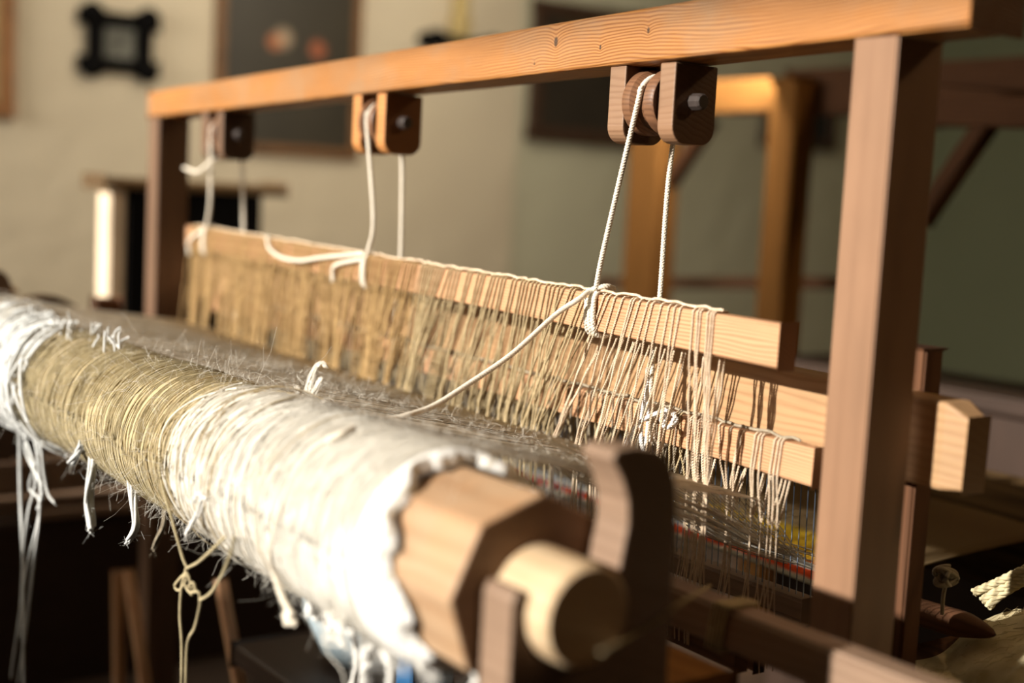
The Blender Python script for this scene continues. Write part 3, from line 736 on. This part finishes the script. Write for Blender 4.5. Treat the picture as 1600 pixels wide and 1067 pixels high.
# ------------------------------------------------------------------ woven cloth, fleece, shuttle at the back right
def cloth_mat():
    m_, nt, bs = nodes('striped_cloth')
    tc = N(nt, 'ShaderNodeTexCoord'); sp = N(nt, 'ShaderNodeSeparateXYZ'); nt.links.new(tc.outputs['Object'], sp.inputs[0])
    n1 = N(nt, 'ShaderNodeTexNoise', Scale=60.0, Detail=3.0); nt.links.new(tc.outputs['Object'], n1.inputs['Vector'])
    y = math_(nt, 'ADD', sp.outputs[1], math_(nt, 'MULTIPLY', math_(nt, 'SUBTRACT', n1.outputs['Fac'], .5), .012))
    mr = N(nt, 'ShaderNodeMapRange'); mr.inputs[1].default_value = 1.12; mr.inputs[2].default_value = 1.60; nt.links.new(y, mr.inputs[0])
    c = ramp(nt, mr.outputs[0], [(0, (.55, .50, .38)), (.02, (.60, .07, .02)), (.10, (.62, .08, .02)), (.125, (.72, .42, .03)), (.28, (.74, .50, .04)), (.32, (.20, .14, .07)), (.7, (.16, .10, .05)), (1, (.20, .13, .06))])
    w_ = N(nt, 'ShaderNodeTexWave', Scale=90.0, Distortion=1.0); w_.bands_direction = 'Y'; nt.links.new(tc.outputs['Object'], w_.inputs['Vector'])
    nt.links.new(mixc(nt, .4, c, w_.outputs[0], 'MULTIPLY'), bs.inputs['Base Color'])
    b = N(nt, 'ShaderNodeBump', Strength=.6, Distance=.002); nt.links.new(w_.outputs[0], b.inputs['Height']); nt.links.new(b.outputs[0], bs.inputs['Normal'])
    bs.inputs['Roughness'].default_value = .95; bs.inputs['Specular IOR Level'].default_value = .05
    return m_
V, Q = [], []; nxx, nyy = 60, 40
for i in range(nxx):
    for j in range(nyy):
        x_ = -2.2+(1.27)*i/(nxx-1); y_ = 1.115+.44*j/(nyy-1)
        V.append((x_, y_, H-.402+.020*j/(nyy-1)+.002*math.sin(x_*20+y_*15)))
for i in range(nxx-1):
    for j in range(nyy-1): Q.append((i*nyy+j, (i+1)*nyy+j, (i+1)*nyy+j+1, i*nyy+j+1))
cl = mesh_obj('woven_cloth', mesh_np('woven_cloth', V, Q), cloth_mat()); sd = cl.modifiers.new('thickness', 'SOLIDIFY'); sd.thickness = .003
tag(cl, 'woven cloth with yellow and red bands seen through the reed wires', 'cloth')
# cloth roller with brown ribbed cloth
cr = root('cloth_roller', (-1.4, 1.60, H-.42), 'roller wound with dark brown ribbed cloth behind the near post', 'roller')
M_rib = plain('brown_ribbed_cloth', (.13, .08, .035), .9, .3, 1.0, stretch=(4, 90, 90), var_col=(.05, .03, .014), bump=.8, spec=.1)
lathe('cloth_winding', [(-.8, .04), (-.8, .078), (.55, .078), (.55, .04)], M_rib, cr, T(-1.4, 1.60, H-.42))
lathe('axle', [(-.95, .018), (.72, .018)], M_dark, cr, T(-1.4, 1.60, H-.42), seg=20)
for X0 in (-.775, -2.36):
    box('beam_support', (X0+.012, 1.55, .525), (X0+.052, 1.65, H-.438), M_dark, loom, .003)
bench = root('bench', (-.6, 1.3, 0), 'low dark wooden bench under the heap of cream wool at the right', 'bench')
box('seat', (-.830, 1.02, H-.47), (-.30, 1.52, H-.44), M_dark, bench, .004)
for a_, b_ in ((-.81, 1.04), (-.35, 1.04), (-.81, 1.46), (-.35, 1.46)): box('leg', (a_, b_, 0), (a_+.04, b_+.04, H-.47), M_dark, bench, .003)
# fleece: a soft heap
V, Q = [], []; n_ = 70
for i in range(n_):
    for j in range(n_):
        u = -1+2*i/(n_-1); v_ = -1+2*j/(n_-1)
        e_ = max(0, 1-(abs(u)**3+abs(v_)**3)); h_ = .050*e_**.5+.010*math.sin(u*5+v_*3)*e_+.006*math.sin(u*13-v_*11)*e_+.004*math.sin(v_*29+u*7)*e_
        V.append((-.575+.24*u+.012*math.sin(v_*7), 1.28+.22*v_+.012*math.sin(u*8), H-.4395+max(h_, 0)))
for i in range(n_-1):
    for j in range(n_-1): Q.append((i*n_+j, (i+1)*n_+j, (i+1)*n_+j+1, i*n_+j+1))
M_fleece = plain('cream_fleece', (.66, .58, .38), .95, .25, 40, spec=.05, bump=.8, var_col=(.50, .42, .25))
fl = root('wool_fleece', (-.575, 1.28, H-.44), 'heap of cream fluffy wool lying behind the near post', 'wool')
mesh_obj('wool_heap', mesh_np('wool_heap', V, Q), M_fleece, fl)
hs = []
for _ in range(2600):
    i = random.randrange(4, n_-4); j = random.randrange(4, n_-4); a = np.array(V[i*n_+j]); an = random.gauss(.6, .7)
    d = np.array([math.cos(an), math.sin(an), random.uniform(.05, .5)])*random.uniform(.008, .022)
    hs.append(np.array([a, a+d*.5+rng.normal(0, .002, 3), a+d]))
mesh_obj('loose_fibres', tubes('loose_fibres', hs, .0003, 3), M_fleece, fl, kind='stuff')
# shuttle
sh = root('shuttle', (-.76, 1.14, H-.395), 'dark pointed wooden weaving shuttle lying on the cream wool', 'shuttle')
A_ = onY(1450, 960, 1.15); B_ = onY(1555, 992, 1.13)
dd = (B_-A_); Ls = dd.length; dd.normalize(); yv = Vector((0, 0, 1)).cross(dd).normalized(); zv = dd.cross(yv)
Ms = Matrix.Identity(4)
for i in range(3): Ms[i][0] = dd[i]; Ms[i][1] = yv[i]; Ms[i][2] = zv[i]; Ms[i][3] = A_[i]
V, Q = [], []; n_s = 22
for i in range(n_s):
    t_ = i/(n_s-1); wd = .019*min(1, (1-t_)*3.2)**.7+.0012; hh = .011*min(1, (1-t_)*4)**.6+.001
    for k in range(12):
        a = 2*math.pi*k/12; V.append((Ls*(t_*1.8-.8), wd*math.copysign(abs(math.cos(a))**.7, math.cos(a)), hh*math.copysign(abs(math.sin(a))**.7, math.sin(a))))
for i in range(n_s-1):
    for k in range(12): Q.append((i*12+k, i*12+(k+1) % 12, (i+1)*12+(k+1) % 12, (i+1)*12+k))
mesh_obj('shuttle_body', mesh_np('shuttle_body', V, np.array(Q)[:, ::-1]), M_dark, sh, Ms)
# yarn skein ends by the wool
sk = []
for d_ in (-9, 4, 14): sk += cord([onY(1530+d_, 935+d_, 1.20), onY(1560, 918+d_, 1.21), onY(1600, 897+d_*.8, 1.22), onY(1650, 878+d_, 1.22)], .0028, .03, 4, .004)
tag(mesh_obj('yarn_hank', tubes('yarn_hank', sk, .0022, 5), M_fleece), 'twisted cream yarn hank reaching in from the right edge above the wool', 'yarn')
sk = []
for j in range(10):
    c = onY(1478, 900, 1.1); a0 = random.uniform(0, 6.3); r_ = random.uniform(.002, .010)
    sk.append(np.array([(c.x+r_*math.cos(t_+a0)*.8, c.y+r_*math.sin(t_*1.7+j), c.z+r_*math.sin(t_+a0)) for t_ in np.linspace(0, 5.5, 26)]))
sk.append(resample([onY(1480, 905, 1.1), onY(1474, 930, 1.1), onY(1472, 960, 1.1)], .004))
tag(mesh_obj('yarn_curl', tubes('yarn_curl', sk, .0020, 5), M_low), 'small curl of grey-white yarn beside the near post above the shuttle', 'yarn')

# twine over the roller support
tw_ = [onY(940, 1018, .50), onX(980, 998, -.667), onX(1030, 968, -.667), onX(1066, 940, -.667), onY(1110, 915, .80)]
tag(mesh_obj('twine', tubes('twine', cord(tw_, .0007, .005, 2, .0015), .0009), M_olive), 'thin olive twine drawn across the dark roller support', 'twine')
rw = []
for j in range(5):
    cx_ = -.772+.004*j; rw.append(np.array([(cx_+.004*math.sin(t_), .795+.0175*math.copysign(min(1, 1.4*abs(math.cos(t_))), math.cos(t_)), H-.345+.0195*math.copysign(min(1, 1.4*abs(math.sin(t_))), math.sin(t_))) for t_ in np.linspace(0, 2*math.pi, 24, endpoint=False)]))
tag(mesh_obj('twine', tubes('twine', rw, .0013, 5, closed=True), M_olive), 'twine tied in a few turns round the low crosswise rail', 'twine')

# ------------------------------------------------------------------ on the wall
def painting(name, base, blobs, frame_col):
    m_, nt, bs = nodes(name)
    tc = N(nt, 'ShaderNodeTexCoord'); n1 = N(nt, 'ShaderNodeTexNoise', Scale=7.0, Detail=5.0); nt.links.new(tc.outputs['Object'], n1.inputs['Vector'])
    c = mixc(nt, n1.outputs['Fac'], base, tuple(b*1.9 for b in base))
    sp = N(nt, 'ShaderNodeSeparateXYZ'); nt.links.new(tc.outputs['Object'], sp.inputs[0])
    for (by, bz, r_, col) in blobs:
        dy = math_(nt, 'SUBTRACT', sp.outputs[1], by); dz = math_(nt, 'SUBTRACT', sp.outputs[2], bz)
        d_ = math_(nt, 'SQRT', math_(nt, 'ADD', math_(nt, 'MULTIPLY', dy, dy), math_(nt, 'MULTIPLY', dz, dz)))
        k_ = N(nt, 'ShaderNodeMapRange'); k_.inputs[1].default_value = r_*.6; k_.inputs[2].default_value = r_*1.2; k_.inputs[3].default_value = .9; k_.inputs[4].default_value = 0
        nt.links.new(d_, k_.inputs[0]); c = mixc(nt, k_.outputs[0], c, col)
    nt.links.new(c, bs.inputs['Base Color']); bs.inputs['Roughness'].default_value = .5
    return m_
XW = -4.2
def picture(y0, y1, z0, z1, label, fm, fw=.03, blobs=(), base=(.020, .016, .009)):
    r_ = root('framed_picture', (XW+.015, (y0+y1)/2, (z0+z1)/2+H), label, 'picture', 'pictures on the cream wall'); z0 += H; z1 += H
    box('frame_rail', (XW, y0, z0), (XW+.03, y1, z0+fw), fm, r_, .004); box('frame_rail', (XW, y0, z1-fw), (XW+.03, y1, z1), fm, r_, .004)
    box('frame_stile', (XW, y0, z0+fw), (XW+.03, y0+fw, z1-fw), fm, r_, .004); box('frame_stile', (XW, y1-fw, z0+fw), (XW+.03, y1, z1-fw), fm, r_, .004)
    cy_, cz_ = (y0+y1)/2, (z0+z1)/2
    mt = painting('painting_%d' % len(bpy.data.materials), base, [(b[0]-cy_, b[1]+H-cz_, b[2], b[3]) for b in blobs], None)
    V = [(.012, y-cy_, z-cz_) for y, z in ((y0+fw, z0+fw), (y1-fw, z0+fw), (y1-fw, z1-fw), (y0+fw, z1-fw))]+[(0, y-cy_, z-cz_) for y, z in ((y0+fw, z0+fw), (y1-fw, z0+fw), (y1-fw, z1-fw), (y0+fw, z1-fw))]
    me = bpy.data.meshes.new('canvas'); me.from_pydata(V, [], [(0, 1, 2, 3), (7, 6, 5, 4), (0, 4, 5, 1), (1, 5, 6, 2), (2, 6, 7, 3), (3, 7, 4, 0)]); me.update()
    mesh_obj('canvas', me, mt, r_, T(XW, cy_, cz_))
M_fr = plain('brown_frame', (.20, .095, .035), .5, .2, 20); M_frd = plain('dark_brown_frame', (.07, .035, .02), .5, .2, 20)
picture(1.79, 2.325, .095, .80, 'large dark painting in a brown frame behind the far end of the beam', M_fr, .03, [(2.03, .48, .035, (.40, .30, .20)), (2.00, .465, .028, (.42, .14, .05)), (2.16, .455, .032, (.36, .10, .04))])
picture(.62, 1.155, .150, .80, 'brown framed picture cut off by the left edge of the photo', plain('orange_brown_frame', (.30, .13, .04), .5, .2, 20), .045, base=(.38, .30, .15))
picture(3.06, 3.68, .215, .745, 'near-black framed picture hanging behind the nearest pulley', M_frd, .05, [(3.3, .62, .12, (.06, .04, .02))], base=(.022, .017, .012))
picture(4.33, 4.80, .27, .56, 'small black framed picture on the grey-green wall behind the second loom', M_frd, .04, base=(.012, .01, .009))
# black ornamental frame
of = root('ornate_frame', (XW+.02, 1.475, H+.41), 'small black crosswise frame with knobbed corners on the cream wall', 'picture frame')
for z_ in (.335, .475): box('frame_rail', (XW, 1.345, H+z_-.022), (XW+.022, 1.60, H+z_+.022), M_black, of, .004)
for y_ in (1.395, 1.55): box('frame_stile', (XW+.004, y_-.026, H+.305), (XW+.03, y_+.026, H+.505), M_black, of, .004)
for y_ in (1.385, 1.565):
    for z_ in (.325, .488):
        lathe('corner_knob', [(0, .034), (.02, .036), (.035, .025), (.04, .008)], M_black, of, T(XW+.003, y_, H+z_), seg=18)
box('picture_panel', (XW, 1.41, H+.355), (XW+.010, 1.535, H+.455), plain('grey_print', (.20, .20, .17), .6, .5, 24, var_col=(.05, .05, .04)), of, 0)
# wall shelf with a straw figure
ws = root('wall_shelf', (XW+.05, 2.70, H+.53), 'small black carved wall shelf partly hidden above the beam', 'shelf')
box('shelf_board', (XW, 2.56, H+.525), (XW+.10, 2.85, H+.548), M_black, ws, .004)
lathe('knob', [(0, .03), (.1, .035), (.11, .02)], M_black, ws, T(XW, 2.59, H+.535), seg=16); lathe('knob', [(0, .03), (.1, .035), (.11, .02)], M_black, ws, T(XW, 2.83, H+.535), seg=16)
box('bracket', (XW, 2.66, H+.47), (XW+.05, 2.74, H+.525), M_black, ws, .004)
sf = lathe('straw_figure', [(0, .035), (.05, .045), (.10, .03), (.14, .035), (.18, .012)], plain('straw', (.55, .42, .18), .8, .3, 60), None, T(XW+.05, 2.71, H+.5485) @ Matrix.Rotation(-math.pi/2, 4, 'Y'), seg=18)
tag(sf, 'straw-coloured figure standing on the small black wall shelf', 'ornament')

# ------------------------------------------------------------------ stand at the far left
st = root('narrow_stand', (-2.94, 1.2, 0), 'narrow black cabinet with a pale front edge and a dark wooden top at far left', 'cabinet')
box('body', (-2.99, 1.045, 0), (-2.90, 1.365, H-.03), M_black, st, .003)
box('front_post', (-2.975, 1.005, 0), (-2.905, 1.044, H-.034), M_pale, st, .004)
M_top = wood('cabinet_top_wood', (.24, .15, .07), (.12, .07, .035), ring=.01, rough=.4)
box('top_board', (-3.02, .985, H-.029), (-2.88, 1.42, H-.006), M_top, st, .006)
# ratchet wheel and board end at the far end of the roller
lathe('ratchet_wheel', [(-.012, .02), (-.012, .098), (.0, .102), (.006, .098), (.006, .036)], M_dark, loom, T(-2.375, .705, H-.317), seg=28)
box('peg', (-2.40, .80, H-.262), (-2.365, .845, H-.222), M_dark, loom, .003)
bar('lever', (-2.39, .56, H-.30), (-2.39, .655, H-.200), (.025, .035), (.025, .030), M_amber, loom, .004)

# ------------------------------------------------------------------ second loom in the background
YL = 2.2
l2 = root('background_loom', (-2.2, YL, 0), 'second brown wooden loom standing blurred at the back right', 'loom')
def vpost(px, py, wpx, mat, y=YL, top=None, d=.07):
    a = onY(px-wpx/2, py, y); b_ = onY(px+wpx/2, py, y)
    box('post', (a.x, y, 0), (b_.x, y+d, top), mat, l2, .004); return (a.x+b_.x)/2
ztop = onY(1215, 125, YL).z
xA = vpost(998, 380, 48, M_amber, top=ztop-.03)
xB = vpost(1212, 300, 40, M_amber, top=ztop)
xC = vpost(1720, 300, 60, M_dark, y=2.1, top=ztop+.02)
bar('top_rail', (xA-.1, YL+.035, ztop-.03), (xB+.02, YL+.035, ztop-.03), (.06, .075), (.06, .075), M_amber, l2, .004)
bar('top_rail', (xB-.06, YL+.10, ztop-.02), (xC+.03, YL+.10, ztop-.02), (.06, .10), (.06, .10), M_dark, l2, .004)
bar('cross_rail', onY(940, 442, YL+.2), onY(1330, 442, YL+.2), (.03, .03), (.03, .03), M_dark, l2, .003)
bar('top_rail', onY(1460, 175, 2.0), onY(1680, 178, 2.0), (.05, .05), (.05, .05), M_dark, l2, .003)
bar('top_rail', onY(1440, 118, 2.1), onY(1680, 132, 2.1), (.05, .035), (.05, .035), M_dark, l2, .003)
bar('brace', onY(1110, 190, YL+.05), onY(1008, 345, YL+.05), (.04, .03), (.04, .03), M_dark, l2, .003)
bar('brace', onY(1545, 190, 2.0), onY(1440, 345, 2.0), (.04, .03), (.04, .03), M_dark, l2, .003)
ch = root('chest', (-1.5, 2.1, 0), 'long dark wooden chest standing in front of the background loom', 'chest')
a = onY(1235, 505, 1.95); b_ = onY(1700, 560, 1.95)
box('body', (a.x, 1.95, .0), (b_.x, 2.15, a.z-.10), M_vdark, ch, .005)
box('lid', (a.x-.02, 1.93, a.z-.0995), (b_.x+.02, 2.16, a.z-.07), M_vdark, ch, .005)

# ------------------------------------------------------------------ below the loom, far left
lw = root('low_shelf', (-2.6, .95, 0), 'low dark shelf unit with a grey-brown board behind the hanging yarn', 'shelf')
s0 = onX(85, 792, -2.62); s1 = onX(262, 780, -2.62)
box('shelf_board', (-2.80, s0.y-.04, s0.z-.02), (-2.60, s1.y+.12, s0.z), M_supp, lw, .003)
box('body', (-2.80, .45, 0), (-2.61, 1.42, s0.z-.0205), M_vdark, lw, .003)  # solid dark body and back added to keep the area below the loom black
box('added_dark_back', (-2.83, .45, 0), (-2.801, 1.42, H-.37), M_vdark, lw, .003)
box('side_panel', (-2.80, .45, s0.z-.02), (-2.62, .62, H-.38), M_vdark, lw, .003)
M_bk = wood('brown_box_wood', (.30, .15, .07), (.18, .08, .04), ring=.01)
for i_, (p0, p1, h_, lb) in enumerate(((95, 135, .10, 'reddish-brown box at the left on the low shelf'), (140, 172, .085, 'dark brown box in the middle on the low shelf'), (174, 190, .09, 'lighter tan block on the low shelf beside the brown boxes'), (222, 236, .045, 'small pale block at the right end of the low shelf'))):
    q0 = onX(p0, 785, -2.64); q1 = onX(p1, 785, -2.64)
    tag(box('wooden_block', (-2.74, q0.y, s0.z+.0005), (-2.64, q1.y, s0.z+h_), [M_bk, M_dark, M_amber, M_pale][i_], None, .003), lb, 'box', 'blocks on the low shelf')
# treadles and slats in the dark
for i_, (p0, p1, y_, lb) in enumerate((((184, 892), (186, 1075), .80, 'upright tan slat below the far yarn tails'), ((200, 890), (230, 1090), .80, 'leaning tan slat beside the upright one'), ((345, 905), (378, 1090), .80, 'leaning pinkish-brown slat behind the knotted yarn'))):
    A0 = onY(*p0, y_); B0 = onY(*p1, y_); d_ = (B0-A0); k_ = (A0.z)/(-d_.z) if d_.z < -1e-4 else 1; B1 = A0+d_*k_
    tag(bar('wooden_stick', B1, A0, (.018, .014), (.018, .014), M_bar, None, .002), lb, 'stick', 'sticks under the loom')
# pale blue bucket behind the near yarn tails
pb_ = root('bucket', (-1.55, .98, 0), 'pale blue rounded bucket on a dark stool behind the white yarn tails', 'bucket')
cb = onY(525, 945, .80)+Vector((-.075, 0, 0))
M_blue = plain('pale_blue_plastic', (.42, .52, .58), .4, .1, 8)
lathe('bucket_body', [(-.10, .045), (-.095, .06), (-.04, .085), (.03, .090), (.06, .085), (.06, .08), (-.02, .078)], M_blue, pb_, T(cb.x, .80+.09, cb.z) @ Matrix.Rotation(-math.pi/2, 4, 'Y'), seg=40)
lathe('bucket_foot', [(0, .04), (.01, .045)], M_blue, pb_, T(cb.x, .89, cb.z-.11) @ Matrix.Rotation(-math.pi/2, 4, 'Y'), seg=30)
stl = root('stool', (cb.x, .89, 0), 'dark wooden stool holding the pale blue bucket', 'stool')
box('seat', (cb.x-.14, .76, cb.z-.14), (cb.x+.14, 1.02, cb.z-.1105), M_vdark, stl, .004)
for a_, b_ in ((-.12, .78), (.09, .78), (-.12, .97), (.09, .97)): box('leg', (cb.x+a_, b_, 0), (cb.x+a_+.03, b_+.03, cb.z-.14), M_vdark, stl, .002)
cbx = onY(632, 1045, .80)
tag(box('blue_box', (cbx.x-.02, .80, cb.z-.1100), (cbx.x+.015, .86, cbx.z+.03), plain('blue_card', (.02, .10, .24), .5, .1, 9), None, .002), 'small dark blue box glimpsed between the white yarn tails', 'box')
